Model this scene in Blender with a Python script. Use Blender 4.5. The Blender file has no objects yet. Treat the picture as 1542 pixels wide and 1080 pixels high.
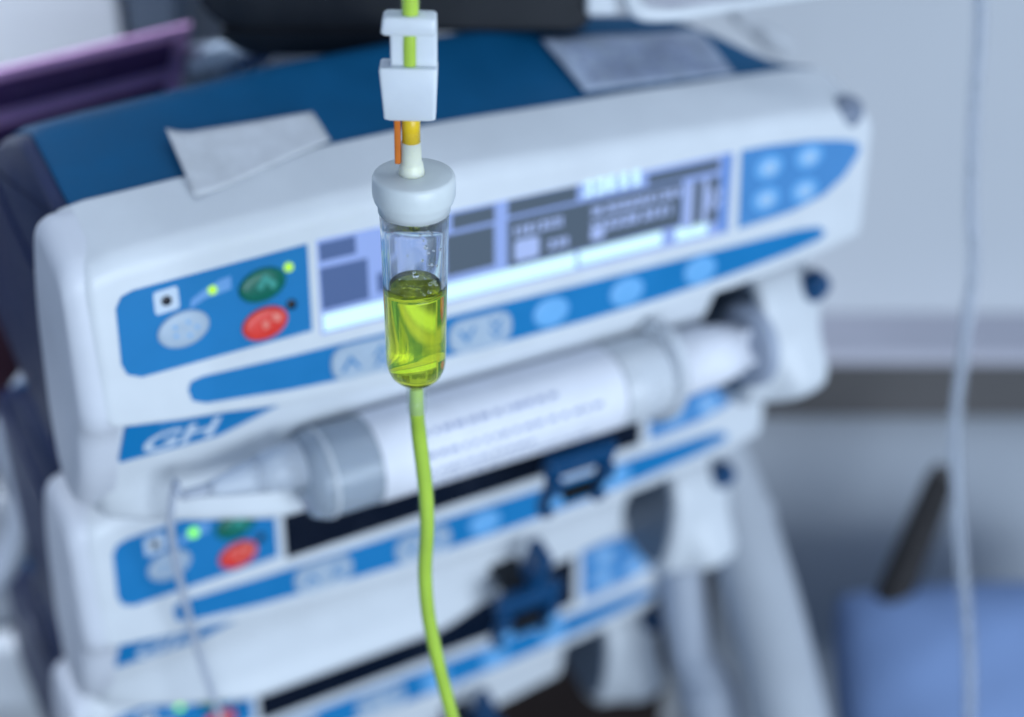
import bpy, bmesh, math, random
from mathutils import Vector, Matrix
random.seed(7)
S = 0.001                                   # everything below is in millimetres
scene = bpy.context.scene
col = scene.collection

# ------------------------------------------------------------------ camera
PITCH = math.radians(33)
FPX = 2250.0                                # focal length in pixels of a 1542 px wide frame
CAM = Vector((0, 0, 1.30))
cam_d = bpy.data.cameras.new('camera')
cam = bpy.data.objects.new('camera', cam_d)
col.objects.link(cam)
cam.location = CAM
cam.rotation_euler = (math.pi/2 - PITCH, 0, 0)
cam_d.sensor_width = 36
cam_d.lens = FPX/1542*36
cam_d.clip_start = 0.01
cam_d.clip_end = 50
cam_d.dof.use_dof = True
cam_d.dof.focus_distance = 0.361
cam_d.dof.aperture_fstop = 5.2
scene.camera = cam

# ------------------------------------------------------------------ world, lamps, exposure
world = bpy.data.worlds.new('World')
scene.world = world
world.use_nodes = True
bg = world.node_tree.nodes['Background']
bg.inputs['Color'].default_value = (0.47, 0.67, 1.0, 1)
bg.inputs['Strength'].default_value = 0.33

def area(name, loc, target, size, power, color):
    d = bpy.data.lights.new(name, 'AREA')
    d.shape = 'RECTANGLE'; d.size = size[0]; d.size_y = size[1]
    d.energy = power; d.color = color
    o = bpy.data.objects.new(name, d); col.objects.link(o)
    o.location = loc
    o.rotation_euler = (Vector(target)-Vector(loc)).to_track_quat('-Z', 'Y').to_euler()
    return o
TGT = (0, 0.45, 1.0)
area('window_light', (1.0, -1.4, 1.2), TGT, (1.6, 1.1), 41, (0.755, 0.88, 1.0))       # window behind the camera
area('ceiling_light', (0.5, 0.5, 2.7), (0.2, 0.6, 1.0), (0.6, 1.2), 5, (0.80, 0.90, 1.0))   # ceiling fixture

lamp = area('cabinet_fill', (-0.62, 0.32, 1.95), (-0.42, 0.72, 1.12), (0.3, 0.3), 2.2, (0.82, 0.90, 1.0))  # added lamp brightening the shadowed cabinet, no fixture known there
lamp.data.spread = math.radians(46)

scene.view_settings.view_transform = 'Standard'
scene.view_settings.look = 'None'
scene.view_settings.exposure = 0.0
scene.view_settings.gamma = 1.0
scene.render.engine = 'CYCLES'
cy = scene.cycles
cy.max_bounces = 24; cy.transmission_bounces = 20; cy.transparent_max_bounces = 16
cy.glossy_bounces = 8; cy.diffuse_bounces = 4; cy.volume_bounces = 0
cy.caustics_refractive = True; cy.caustics_reflective = False
cy.sample_clamp_indirect = 12.0
cy.use_denoising = True
try: cy.denoiser = 'OPENIMAGEDENOISE'
except Exception: pass

# ------------------------------------------------------------------ frames
X_R = Vector((1, 0, 0))
X_D = Vector((0, -math.sin(PITCH), -math.cos(PITCH)))
X_F = Vector((0, math.cos(PITCH), -math.sin(PITCH)))
def sight(px, py, depth):
    """world point (m) of a sight line at a depth in mm along the optical axis"""
    x = (px-771)/FPX*depth; y = (py-540)/FPX*depth
    return CAM + (X_R*x + X_D*y + X_F*depth)*S
def sight_y(px, py, Y):
    """world point on the vertical plane Y mm in front of the camera"""
    d = X_R*((px-771)/FPX) + X_D*((py-540)/FPX) + X_F
    return CAM + d*(Y*S/d.y)
# pump stack frame (x right, y back, z up), leaning slightly on its stand
_r = Vector((.855, -.239, .460)).normalized()
_d = Vector((-.199, .669, .716)); _d = (_d - _r*_d.dot(_r)).normalized()
_f = _r.cross(_d)
def _w(v): return X_R*v.x + X_D*v.y + X_F*v.z
AX, AD, AF = _w(_r), _w(_d), _w(_f)
ORG = CAM + (X_R*-114 + X_D*6 + X_F*432)*S
PITCH_STACK = 121
def stack_matrix(k):
    o = ORG + AD*(PITCH_STACK*k*S)
    m = Matrix((AX, AF, -AD)).transposed().to_4x4()
    m.translation = o
    return m
DELTA = 0.40
CD, SD = math.cos(DELTA), math.sin(DELTA)
def FP(u, v, h=0.0):                        # point on the sloping pump face, h proud of it
    return (u, -v*SD - h*CD, -v*CD + h*SD)

# ------------------------------------------------------------------ materials
def mat(name, color, rough=0.45, metal=0.0, trans=0.0, ior=1.46, emit=None, estr=1.0, sss=0.0,
        sss_r=(0.004, 0.004, 0.004), var=0.05, vscale=60.0, bump=0.0, bscale=900.0, coat=0.0, alpha=1.0, rvar=0.08, spec=0.5):
    m = bpy.data.materials.new(name); m.use_nodes = True
    nt = m.node_tree; b = nt.nodes['Principled BSDF']
    c = (*color, 1)
    b.inputs['Base Color'].default_value = c
    b.inputs['Roughness'].default_value = rough
    b.inputs['Metallic'].default_value = metal
    b.inputs['IOR'].default_value = ior
    b.inputs['Transmission Weight'].default_value = trans
    b.inputs['Specular IOR Level'].default_value = spec
    b.inputs['Coat Weight'].default_value = coat
    b.inputs['Alpha'].default_value = alpha
    if sss:
        b.inputs['Subsurface Weight'].default_value = sss
        b.inputs['Subsurface Radius'].default_value = sss_r
        b.inputs['Subsurface Scale'].default_value = 1.0
    if emit:
        b.inputs['Emission Color'].default_value = (*emit, 1)
        b.inputs['Emission Strength'].default_value = estr
    tc = nt.nodes.new('ShaderNodeTexCoord')
    if var:
        n = nt.nodes.new('ShaderNodeTexNoise'); n.inputs['Scale'].default_value = vscale
        n.inputs['Detail'].default_value = 5; n.inputs['Roughness'].default_value = 0.6
        nt.links.new(tc.outputs['Object'], n.inputs['Vector'])
        mp = nt.nodes.new('ShaderNodeMapRange')
        mp.inputs['From Min'].default_value = 0.3; mp.inputs['From Max'].default_value = 0.7
        mp.inputs['To Min'].default_value = 1-var; mp.inputs['To Max'].default_value = 1+var
        nt.links.new(n.outputs['Fac'], mp.inputs['Value'])
        mx = nt.nodes.new('ShaderNodeVectorMath'); mx.operation = 'SCALE'
        mx.inputs[0].default_value = color
        nt.links.new(mp.outputs['Result'], mx.inputs['Scale'])
        nt.links.new(mx.outputs['Vector'], b.inputs['Base Color'])
        if rvar:
            m2 = nt.nodes.new('ShaderNodeMapRange')
            m2.inputs['From Min'].default_value = 0.3; m2.inputs['From Max'].default_value = 0.7
            m2.inputs['To Min'].default_value = max(0, rough-rvar); m2.inputs['To Max'].default_value = min(1, rough+rvar)
            nt.links.new(n.outputs['Fac'], m2.inputs['Value'])
            nt.links.new(m2.outputs['Result'], b.inputs['Roughness'])
    if bump:
        n2 = nt.nodes.new('ShaderNodeTexNoise'); n2.inputs['Scale'].default_value = bscale
        n2.inputs['Detail'].default_value = 3
        nt.links.new(tc.outputs['Object'], n2.inputs['Vector'])
        bp = nt.nodes.new('ShaderNodeBump'); bp.inputs['Strength'].default_value = bump
        bp.inputs['Distance'].default_value = 0.0004
        nt.links.new(n2.outputs['Fac'], bp.inputs['Height'])
        nt.links.new(bp.outputs['Normal'], b.inputs['Normal'])
    return m
def glow(name, color, strength=1.0):
    m = mat(name, (0.02, 0.02, 0.03), 0.4, emit=color, estr=strength, var=0)
    return m

M = {}
M['white'] = mat('white_plastic', (0.74, 0.77, 0.81), 0.38, bump=0.12, var=0.03)
M['white_side'] = M['white']
M['blue_case'] = mat('deep_blue_case', (0.0, 0.085, 0.21), 0.55, spec=0.25, bump=0.25, var=0.10, vscale=40)
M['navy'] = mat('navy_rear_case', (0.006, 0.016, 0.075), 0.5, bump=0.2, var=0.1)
M['panel'] = mat('blue_membrane', (0.008, 0.205, 0.50), 0.45, spec=0.3, var=0.04, bump=0.06)
M['panel_light'] = mat('pale_blue_membrane', (0.085, 0.28, 0.60), 0.42, spec=0.3, var=0.04)
M['key_light'] = mat('light_blue_key', (0.17, 0.47, 0.85), 0.4, var=0.03)
M['key_pale'] = mat('pale_key', (0.42, 0.62, 0.86), 0.4, var=0.03)
M['key_grey'] = mat('grey_key', (0.44, 0.54, 0.66), 0.4, var=0.06, vscale=300)
M['key_green'] = mat('green_key', (0.0, 0.15, 0.10), 0.35, var=0.08, vscale=200)
M['key_green_hi'] = mat('green_key_print', (0.05, 0.36, 0.30), 0.35, var=0.05)
M['key_red'] = mat('red_key', (0.86, 0.05, 0.035), 0.35, var=0.06, vscale=200)
M['key_red_hi'] = mat('red_key_print', (0.92, 0.26, 0.20), 0.35, var=0.05)
M['black_dot'] = mat('black_lens', (0.004, 0.006, 0.015), 0.2, var=0)
M['print_white'] = mat('white_print', (0.62, 0.72, 0.85), 0.5, var=0.03)
M['print_blue'] = mat('light_blue_print', (0.16, 0.38, 0.74), 0.5, var=0.03)
M['arrow'] = mat('blue_arrow_print', (0.05, 0.24, 0.52), 0.5, var=0.03)
M['led'] = glow('lit_green_led', (0.50, 1.0, 0.03), 1.05)
M['led2'] = glow('lit_green_led_dim', (0.25, 1.0, 0.03), 1.5)
M['scr_bg'] = glow('lit_screen', (0.30, 0.46, 0.98), 0.85)
M['scr_hi'] = glow('lit_screen_bright', (0.58, 0.88, 1.0), 1.25)
M['scr_dk'] = glow('lit_screen_dark_field', (0.07, 0.115, 0.17), 0.8)
M['scr_dk2'] = glow('lit_screen_blue_field', (0.06, 0.13, 0.36), 0.8)
M['scr_edge'] = glow('lit_screen_blue_edge', (0.08, 0.25, 0.75), 0.9)
M['scr_ch'] = glow('lit_screen_characters', (0.40, 0.55, 1.0), 0.9)
M['scr_off'] = mat('dark_screen', (0.002, 0.006, 0.018), 0.25, var=0.1)
M['lens'] = mat('grey_lens', (0.22, 0.26, 0.35), 0.3, var=0.05, spec=0.6)
M['clamp_blue'] = mat('dark_blue_clamp', (0.005, 0.065, 0.18), 0.3, var=0.08, bump=0.1)
M['grey_face'] = mat('grey_driver_face', (0.15, 0.19, 0.25), 0.4, var=0.06)
M['dark_gap'] = mat('black_parts_and_shade', (0.004, 0.007, 0.012), 0.5, var=0)
M['paper'] = mat('paper_tape', (0.66, 0.68, 0.72), 0.8, var=0.10, vscale=120, bump=0.4, bscale=500)
M['paper_grey'] = mat('printed_paper', (0.36, 0.42, 0.54), 0.75, var=0.28, vscale=90, bump=0.3, bscale=500)
M['label_white'] = mat('syringe_label_paper', (0.86, 0.87, 0.94), 0.6, var=0.05, vscale=90)
M['label_ink'] = mat('syringe_label_ink', (0.30, 0.34, 0.52), 0.7, var=0.1)
M['barrel'] = mat('syringe_clear_plastic', (0.74, 0.82, 0.92), 0.18, trans=0.60, ior=1.3, var=0.03, spec=0.5)
M['barrel_w'] = mat('syringe_milky_plastic', (0.86, 0.90, 0.96), 0.3, trans=0.25, var=0.03)
M['white_side'] = mat('shaded_shell_plastic', (0.70, 0.72, 0.79), 0.42, bump=0.12, var=0.03)  # white shell; the cheek's reflected lilac tone is put into the colour
M['lilac'] = mat('lilac_grey_plastic', (0.42, 0.47, 0.58), 0.4, var=0.04)
M['stopper'] = mat('grey_rubber', (0.16, 0.20, 0.28), 0.5, var=0.05)
M['luer'] = None
M['line'] = mat('clear_line', (0.66, 0.71, 0.82), 0.3, trans=0.35, var=0)
M['black'] = mat('black_plastic', (0.006, 0.008, 0.013), 0.42, var=0.1, bump=0.1)
M['handle'] = mat('dark_brown_grip', (0.022, 0.019, 0.020), 0.5, var=0.15)
M['backing'] = mat('dark_brown_backing', (0.016, 0.009, 0.008), 0.5, var=0.2, vscale=15)
M['chrome'] = mat('brushed_steel', (0.42, 0.48, 0.56), 0.28, metal=1.0, var=0.08)
M['wall'] = mat('painted_wall', (0.60, 0.62, 0.66), 0.8, var=0.04, vscale=3, bump=0.25, bscale=160)
M['rail'] = mat('bumper_rail', (0.52, 0.51, 0.58), 0.5, var=0.06, vscale=8)
M['rail_dark'] = mat('dark_strip', (0.105, 0.098, 0.098), 0.6, var=0.1, vscale=10)
M['board'] = mat('grey_headboard', (0.42, 0.45, 0.50), 0.55, var=0.06, vscale=7)
M['column'] = mat('cream_grey_column', (0.50, 0.53, 0.58), 0.35, var=0.05, vscale=20)
M['hose'] = mat('grey_hose', (0.42, 0.46, 0.54), 0.45, var=0.06, vscale=40)
M['pillow'] = mat('blue_cotton', (0.21, 0.31, 0.55), 0.85, var=0.08, vscale=18, bump=0.5, bscale=700)
M['sheet'] = mat('teal_sheet', (0.02, 0.085, 0.18), 0.85, var=0.15, vscale=16, bump=0.5, bscale=600)
M['floor'] = mat('dark_floor', (0.03, 0.035, 0.045), 0.6, var=0.1, vscale=4)
M['pink'] = mat('pink_card', (0.82, 0.46, 0.80), 0.45, var=0.05)
M['purple'] = mat('purple_print', (0.10, 0.05, 0.16), 0.4, var=0.25, vscale=25)
M['purple_ink'] = mat('pale_purple_ink', (0.17, 0.10, 0.24), 0.5, var=0.1)
M['maroon'] = mat('maroon_box', (0.035, 0.008, 0.018), 0.5, var=0.2, vscale=20)
M['cabinet'] = mat('pale_cabinet', (0.66, 0.69, 0.74), 0.6, var=0.04, vscale=5)
M['slate'] = mat('slate_trim', (0.10, 0.13, 0.18), 0.5, var=0.08)
# drip set
M['ivory'] = mat('milky_polypropylene', (0.74, 0.79, 0.80), 0.36, sss=0.35, sss_r=(0.003, 0.003, 0.003), var=0.02, vscale=200, bump=0.06, bscale=1500)
M['clampw'] = mat('white_polypropylene', (0.74, 0.78, 0.83), 0.36, sss=0.4, sss_r=(0.003, 0.003, 0.0035), var=0.02, vscale=200, bump=0.08, bscale=1500)
M['stem'] = mat('ivory_spike', (0.84, 0.86, 0.70), 0.35, sss=0.4, sss_r=(0.002, 0.002, 0.001), var=0.03, vscale=200)
M['stem_y'] = mat('yellow_filled_spike', (0.86, 0.56, 0.02), 0.3, sss=0.3, var=0.08, vscale=400)
M['orange'] = mat('orange_strip', (0.62, 0.16, 0.012), 0.4, var=0.08, vscale=300)
def mix_transparent(m, fac, color):
    nt = m.node_tree; out = [n for n in nt.nodes if n.type == 'OUTPUT_MATERIAL'][0]
    src = out.inputs['Surface'].links[0].from_socket
    t = nt.nodes.new('ShaderNodeBsdfTransparent'); t.inputs['Color'].default_value = (*color, 1)
    x = nt.nodes.new('ShaderNodeMixShader'); x.inputs['Fac'].default_value = fac
    nt.links.new(src, x.inputs[1]); nt.links.new(t.outputs[0], x.inputs[2]); nt.links.new(x.outputs[0], out.inputs['Surface'])
    return m
M['clear'] = mix_transparent(mat('clear_pvc', (0.985, 0.99, 1.0), 0.015, trans=1.0, ior=1.45, var=0), 0.12, (0.97, 0.985, 1.0))
M['drop'] = mat('clear_droplet', (1, 1, 1), 0.0, trans=1.0, ior=1.33, var=0)

def tube_green():
    m = mat('green_filled_tube', (0.47, 0.68, 0.035), 0.22, var=0.10, vscale=90, sss=0.35,
            sss_r=(0.003, 0.004, 0.001), ior=1.45, rvar=0.04, coat=0.3)
    return m
M['tube'] = tube_green()
def liquid():
    m = bpy.data.materials.new('fluorescein_liquid'); m.use_nodes = True
    nt = m.node_tree; nt.nodes.clear()
    out = nt.nodes.new('ShaderNodeOutputMaterial')
    g = nt.nodes.new('ShaderNodeBsdfPrincipled')
    g.inputs['Base Color'].default_value = (1.0, 1.0, 0.08, 1)
    g.inputs['Transmission Weight'].default_value = 1.0
    g.inputs['Roughness'].default_value = 0.0
    g.inputs['IOR'].default_value = 1.335
    tr = nt.nodes.new('ShaderNodeBsdfTranslucent'); tr.inputs['Color'].default_value = (0.85, 1.0, 0.02, 1)
    mx = nt.nodes.new('ShaderNodeMixShader'); mx.inputs['Fac'].default_value = 0.0
    nt.links.new(g.outputs[0], mx.inputs[1]); nt.links.new(tr.outputs[0], mx.inputs[2])
    nt.links.new(mx.outputs[0], out.inputs['Surface'])
    va = nt.nodes.new('ShaderNodeVolumeAbsorption')
    va.inputs['Color'].default_value = (0.86, 1.0, 0.0, 1)
    va.inputs['Density'].default_value = 32.0
    nt.links.new(va.outputs[0], out.inputs['Volume'])
    return m
M['luer'] = mix_transparent(mat('frosted_luer', (0.74, 0.79, 0.87), 0.3, trans=.2, var=0), 0.40, (.93, .95, .98))
M['liquid'] = mix_transparent(liquid(), 0.0, (0.88, 1.0, 0.06))

# ------------------------------------------------------------------ mesh helpers
def link(name, me, material, parent=None, smooth=True):
    o = bpy.data.objects.new(name, me); col.objects.link(o)
    if material is not None: me.materials.append(material)
    if smooth:
        for p in me.polygons: p.use_smooth = True
    if parent is not None: o.parent = parent
    return o
def raw(name, V, F, material, parent=None, smooth=True, scale=S, fix=True):
    me = bpy.data.meshes.new(name)
    me.from_pydata([(v[0]*scale, v[1]*scale, v[2]*scale) for v in V], [], F)
    if fix:
        bm = bmesh.new(); bm.from_mesh(me)
        bmesh.ops.recalc_face_normals(bm, faces=bm.faces); bm.to_mesh(me); bm.free()
    me.validate()
    return link(name, me, material, parent, smooth)
def sharp(o, deg=35):
    bm = bmesh.new(); bm.from_mesh(o.data)
    for e in bm.edges:
        e.smooth = e.calc_face_angle(0) < math.radians(deg)
    bm.to_mesh(o.data); bm.free()
    return o
def bevel(o, w, seg=3, ang=40):
    m = o.modifiers.new('bevel', 'BEVEL'); m.width = w*S; m.segments = seg
    m.limit_method = 'ANGLE'; m.angle_limit = math.radians(ang)
    n = o.modifiers.new('wn', 'WEIGHTED_NORMAL'); n.keep_sharp = True
    return o
def tag(o, label=None, cat=None, group=None, kind=None):
    if label: o['label'] = label
    if cat: o['category'] = cat
    if group: o['group'] = group
    if kind: o['kind'] = kind
    return o
def thing(name, matrix, label, cat, group=None):
    o = bpy.data.objects.new(name, None); col.objects.link(o)
    o.empty_display_size = 0.02
    o.matrix_world = matrix
    return tag(o, label, cat, group)
def loft(name, secs, material, parent=None, cap=True, smooth=True):
    n = len(secs[0]); V = []; F = []
    for s in secs: V += s
    for i in range(len(secs)-1):
        for j in range(n):
            a = i*n+j; b = i*n+(j+1) % n
            F.append((a, b, b+n, a+n))
    if cap:
        F.append(tuple(range(n-1, -1, -1))); k = (len(secs)-1)*n
        F.append(tuple(k+j for j in range(n)))
    return raw(name, V, F, material, parent, smooth)
def lathe(name, prof, material, parent=None, n=64, off=(0, 0, 0), closed=False, axis='z'):
    V = []; F = []
    m = len(prof)
    for r, z in prof:
        for k in range(n):
            a = 2*math.pi*k/n
            if axis == 'z': V.append((off[0]+r*math.cos(a), off[1]+r*math.sin(a), off[2]+z))
            else: V.append((off[0]+z, off[1]+r*math.cos(a), off[2]+r*math.sin(a)))
    rng = m if closed else m-1
    for i in range(rng):
        for k in range(n):
            a = i*n+k; b = i*n+(k+1) % n; i2 = ((i+1) % m)*n
            F.append((a, b, i2+(k+1) % n, i2+k))
    if not closed:
        if prof[0][0] > 1e-6: F.append(tuple(range(n-1, -1, -1)))
        if prof[-1][0] > 1e-6: F.append(tuple((m-1)*n+k for k in range(n)))
    o = raw(name, V, F, material, parent)
    bm = bmesh.new(); bm.from_mesh(o.data)
    bmesh.ops.remove_doubles(bm, verts=bm.verts, dist=1e-8)
    bmesh.ops.recalc_face_normals(bm, faces=bm.faces); bm.to_mesh(o.data); bm.free()
    return o
def arc_round(pts, r, seg=5):
    """closed 2D polygon with rounded corners; r a number or list"""
    out = []; n = len(pts)
    for i in range(n):
        p0 = Vector(pts[i-1]); p = Vector(pts[i]); p1 = Vector(pts[(i+1) % n])
        rr = r[i] if isinstance(r, (list, tuple)) else r
        a = (p0-p); b = (p1-p)
        d = min(rr, a.length*.49, b.length*.49)
        if d < 1e-4: out.append((p.x, p.y)); continue
        A = p+a.normalized()*d; B = p+b.normalized()*d
        for k in range(seg+1):
            t = k/seg
            q = A*(1-t)**2 + p*2*t*(1-t) + B*t*t
            out.append((q.x, q.y))
    return out
def plate(name, outline, h0, h1, material, parent, fn=FP, bev=0.0, smooth=False):
    """extruded outline between heights h0..h1 of the mapping fn(u, v, h)"""
    n = len(outline)
    ins = bev
    V = [fn(u, v, h0) for u, v in outline]
    if ins:
        cx = sum(p[0] for p in outline)/n; cyv = sum(p[1] for p in outline)/n
        V += [fn(u, v, h1-ins*.6) for u, v in outline]
        def shrink(u, v):
            d = math.hypot(u-cx, v-cyv) or 1
            return u-(u-cx)/d*ins, v-(v-cyv)/d*ins
        V += [fn(*shrink(u, v), h1) for u, v in outline]
        rows = 3
    else:
        V += [fn(u, v, h1) for u, v in outline]; rows = 2
    F = []
    for i in range(rows-1):
        for j in range(n):
            F.append((i*n+j, i*n+(j+1) % n, (i+1)*n+(j+1) % n, (i+1)*n+j))
    F.append(tuple(range(n-1, -1, -1))); F.append(tuple((rows-1)*n+j for j in range(n)))
    return raw(name, V, F, material, parent, smooth)
def dome(name, cu, cv, ru, rv, h0, h1, material, parent, fn=FP, rot=0.0, n=40):
    """rounded key cap: elliptical with a soft domed top"""
    V = []; F = []
    rings = [(1.0, h0), (1.0, h0+(h1-h0)*.35), (.95, h0+(h1-h0)*.66), (.8, h0+(h1-h0)*.88), (.5, h1*.985+h0*.015), (.0, h1)]
    for k, (s, h) in enumerate(rings[:-1]):
        for i in range(n):
            a = 2*math.pi*i/n; x = ru*s*math.cos(a); y = rv*s*math.sin(a)
            V.append(fn(cu+x*math.cos(rot)-y*math.sin(rot), cv+x*math.sin(rot)+y*math.cos(rot), h))
    for k in range(len(rings)-2):
        for i in range(n):
            F.append((k*n+i, k*n+(i+1) % n, (k+1)*n+(i+1) % n, (k+1)*n+i))
    c = len(V); V.append(fn(cu, cv, h1)); k = len(rings)-2
    for i in range(n): F.append((k*n+i, k*n+(i+1) % n, c))
    F.append(tuple(range(n-1, -1, -1)))
    return raw(name, V, F, material, parent)
def spline(pts, m=8):
    P = [Vector(p) for p in pts]; P = [P[0]*2-P[1]]+P+[P[-1]*2-P[-2]]
    out = []
    for i in range(1, len(P)-2):
        for k in range(m):
            t = k/m; a, b, c, d = P[i-1:i+3]
            out.append(0.5*((2*b)+(c-a)*t+(2*a-5*b+4*c-d)*t*t+(3*b-a-3*c+d)*t**3))
    out.append(P[-2]); return out
def tube(name, pts, rad, material, parent=None, n=20, m=8, scale=1.0, smooth=True, inner=None, wob=0.0):
    """swept round tube through pts (metres by default); rad in mm, number or list"""
    C = spline(pts, m); R = []
    for i in range(len(C)):
        if isinstance(rad, (list, tuple)):
            t = i/(len(C)-1)*(len(rad)-1); j = min(int(t), len(rad)-2); R.append(rad[j]+(rad[j+1]-rad[j])*(t-j))
        else: R.append(rad)
    V = []; F = []
    up = None
    for i, c in enumerate(C):
        T = (C[min(i+1, len(C)-1)]-C[max(i-1, 0)]).normalized()
        if up is None:
            up = T.orthogonal().normalized()
        up = (up-T*up.dot(T)).normalized(); si = T.cross(up)
        r = R[i]*(S if scale == 1.0 else 1.0)*(1+wob*math.sin(i*1.7))
        for k in range(n):
            a = 2*math.pi*k/n
            V.append(c+up*(r*math.cos(a))+si*(r*math.sin(a)))
    for i in range(len(C)-1):
        for k in range(n):
            F.append((i*n+k, i*n+(k+1) % n, (i+1)*n+(k+1) % n, (i+1)*n+k))
    F.append(tuple(range(n-1, -1, -1))); F.append(tuple((len(C)-1)*n+k for k in range(n)))
    return raw(name, V, F, material, parent, smooth, scale=1.0 if scale == 1.0 else scale)
def box(name, lo, hi, material, parent=None, bev=0.0, fn=None, scale=S):
    V = [(x, y, z) for z in (lo[2], hi[2]) for y in (lo[1], hi[1]) for x in (lo[0], hi[0])]
    if fn: V = [fn(*v) for v in V]
    F = [(0, 2, 3, 1), (4, 5, 7, 6), (0, 1, 5, 4), (2, 6, 7, 3), (0, 4, 6, 2), (1, 3, 7, 5)]
    o = raw(name, V, F, material, parent, False, scale=scale)
    if bev: bevel(o, bev); [setattr(p, 'use_smooth', True) for p in o.data.polygons]
    return o
def text_mesh(name, body, size, material, parent, place, shear=0.0, bold=0.0):
    """flat lettering; place(x, y) -> local point in mm"""
    cu = bpy.data.curves.new('lettering', 'FONT'); cu.body = body; cu.size = size; cu.shear = shear; cu.offset = bold
    tmp = bpy.data.objects.new('lettering', cu); col.objects.link(tmp)
    bpy.context.view_layer.update()
    me = bpy.data.meshes.new_from_object(tmp.evaluated_get(bpy.context.evaluated_depsgraph_get()))
    bpy.data.objects.remove(tmp); bpy.data.curves.remove(cu)
    for v in me.vertices:
        p = place(v.co.x, v.co.y); v.co = (p[0]*S, p[1]*S, p[2]*S)
    me.name = name
    return link(name, me, material, parent, False)
def lerp_tab(tab, x):
    if x <= tab[0][0]: return tab[0][1]
    for (a, fa), (b, fb) in zip(tab, tab[1:]):
        if x <= b: 
            t = (x-a)/(b-a); t2 = t*t*(3-2*t)*.5+t*.5
            return fa+(fb-fa)*t2
    return tab[-1][1]

# ================================================================== the setting behind
def WY(px, py, Y): return sight_y(px, py, Y)
def yz(py, Y):                              # height (m) seen at image row py on the plane Y
    return sight_y(771, py, Y).z
# wall
w = raw('wall', [(-1.5, 0.78, -0.2), (1.8, 0.78, -0.2), (1.8, 0.78, 2.6), (-1.5, 0.78, 2.6),
                 (-1.5, 0.84, -0.2), (1.8, 0.84, -0.2), (1.8, 0.84, 2.6), (-1.5, 0.84, 2.6)],
        [(0, 1, 2, 3), (5, 4, 7, 6), (0, 3, 7, 4), (1, 5, 6, 2), (3, 2, 6, 7), (0, 4, 5, 1)], M['wall'], None, False, scale=1.0)
tag(w, kind='structure')
fl = raw('floor', [(-1.5, -1.0, 0), (1.8, -1.0, 0), (1.8, 0.80, 0), (-1.5, 0.80, 0)], [(0, 1, 2, 3)], M['floor'], None, False, scale=1.0)
tag(fl, kind='structure')

def extrude_x(name, prof, x0, x1, material, parent=None, smooth=True):
    """profile of (Y, Z) metres swept along world X"""
    secs = [[(x0, y, z) for y, z in prof], [(x1, y, z) for y, z in prof]]
    n = len(prof); V = secs[0]+secs[1]
    F = [(j, (j+1) % n, n+(j+1) % n, n+j) for j in range(n)]
    F += [tuple(range(n-1, -1, -1)), tuple(n+j for j in range(n))]
    return raw(name, V, F, material, parent, smooth, scale=1.0)
# wall bumper rail: pale top, dark front
z0 = yz(484, 780)
rail = thing('bumper_rail', Matrix.Translation((0.5, 0.75, z0)), 'lilac grey wall bumper rail with dark front strip behind the right side', 'wall rail')
o = extrude_x('rail_cap', arc_round([(0.03, 0.006), (0.03, -0.002), (-0.016, -0.002), (-0.018, 0.002), (-0.014, 0.006)], .002), -0.9, 1.0, M['rail'], rail)
sharp(o)
o = extrude_x('front_strip', arc_round([(0.03, -0.0025), (0.03, -0.056), (-0.014, -0.056), (-0.014, -0.0025)], .002), -0.9, 1.0, M['rail_dark'], rail)
sharp(o)
# headboard panel: rounded top leaning forward then turning under
zt = 0.7816
hb = thing('bed_headboard', Matrix.Translation((0.6, 0.70, zt)), 'rounded grey headboard panel below the wall rail', 'headboard')
prof = [(0.045 - 0.085*math.sin(math.radians(t)), -0.135 + 0.135*math.cos(math.radians(t))) for t in range(0, 141, 10)]
prof += [(0.05, prof[-1][1]-.004), (0.07, -0.12), (0.07, -0.02), (0.06, 0.0)]
extrude_x('panel', prof, -0.48, 0.9, M['board'], hb)
sharp(hb.children[0], 50)
ct = thing('dark_backing', Matrix.Translation((-0.02, 0.66, 0.70)), 'dark brown black cart added to darken the space below the stacked pumps', 'backing')  # added box supplying darkness behind the lower pumps
box('backing_body', (-130, -60, -300), (105, 90, 22), M['backing'], ct, 4)
box('backing_top', (-136, -66, 23), (110, 94, 34), M['backing'], ct, 3)
# pillow on the bed
def pillow():
    c = sight(1512, 1095, 765)
    base = thing('pillow', Matrix.Translation(c), 'light blue cotton pillow in the lower right corner', 'pillow')
    nu, nv = 40, 28; V = []; F = []
    W, D, H = 88, 75, 36
    for sgn in (1, -1):
        for i in range(nu+1):
            for j in range(nv+1):
                u = i/nu*2-1; v = j/nv*2-1
                e = max(0, (1-abs(u)**3.2))**.5*max(0, (1-abs(v)**3.2))**.5
                wr = 1.6*math.sin(u*9+v*4)+1.2*math.sin(v*11-u*5)
                pin = 1-0.05*(abs(u)**2*abs(v)**2)
                V.append((u*W*pin*(1-.03*v*v), v*D*pin*(1-.03*u*u), sgn*(H*e+wr*e*.6)))
    N = (nu+1)*(nv+1)
    for q in range(2):
        for i in range(nu):
            for j in range(nv):
                a = q*N+i*(nv+1)+j
                F.append((a, a+1, a+nv+2, a+nv+1))
    o = raw('cushion', V, F, M['pillow'], base)
    bm = bmesh.new(); bm.from_mesh(o.data); bmesh.ops.remove_doubles(bm, verts=bm.verts, dist=1e-6)
    bmesh.ops.recalc_face_normals(bm, faces=bm.faces); bm.to_mesh(o.data); bm.free()
    base.rotation_euler = (math.radians(38), math.radians(4), math.radians(6))
    seam = [(math.cos(t)*W*.995*max(abs(math.cos(t)), abs(math.sin(t)))**-.75*.93, math.sin(t)*D*.995*max(abs(math.cos(t)), abs(math.sin(t)))**-.75*.93, 0) for t in [k*2*math.pi/36 for k in range(37)]]
    return base
pillow()
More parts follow.
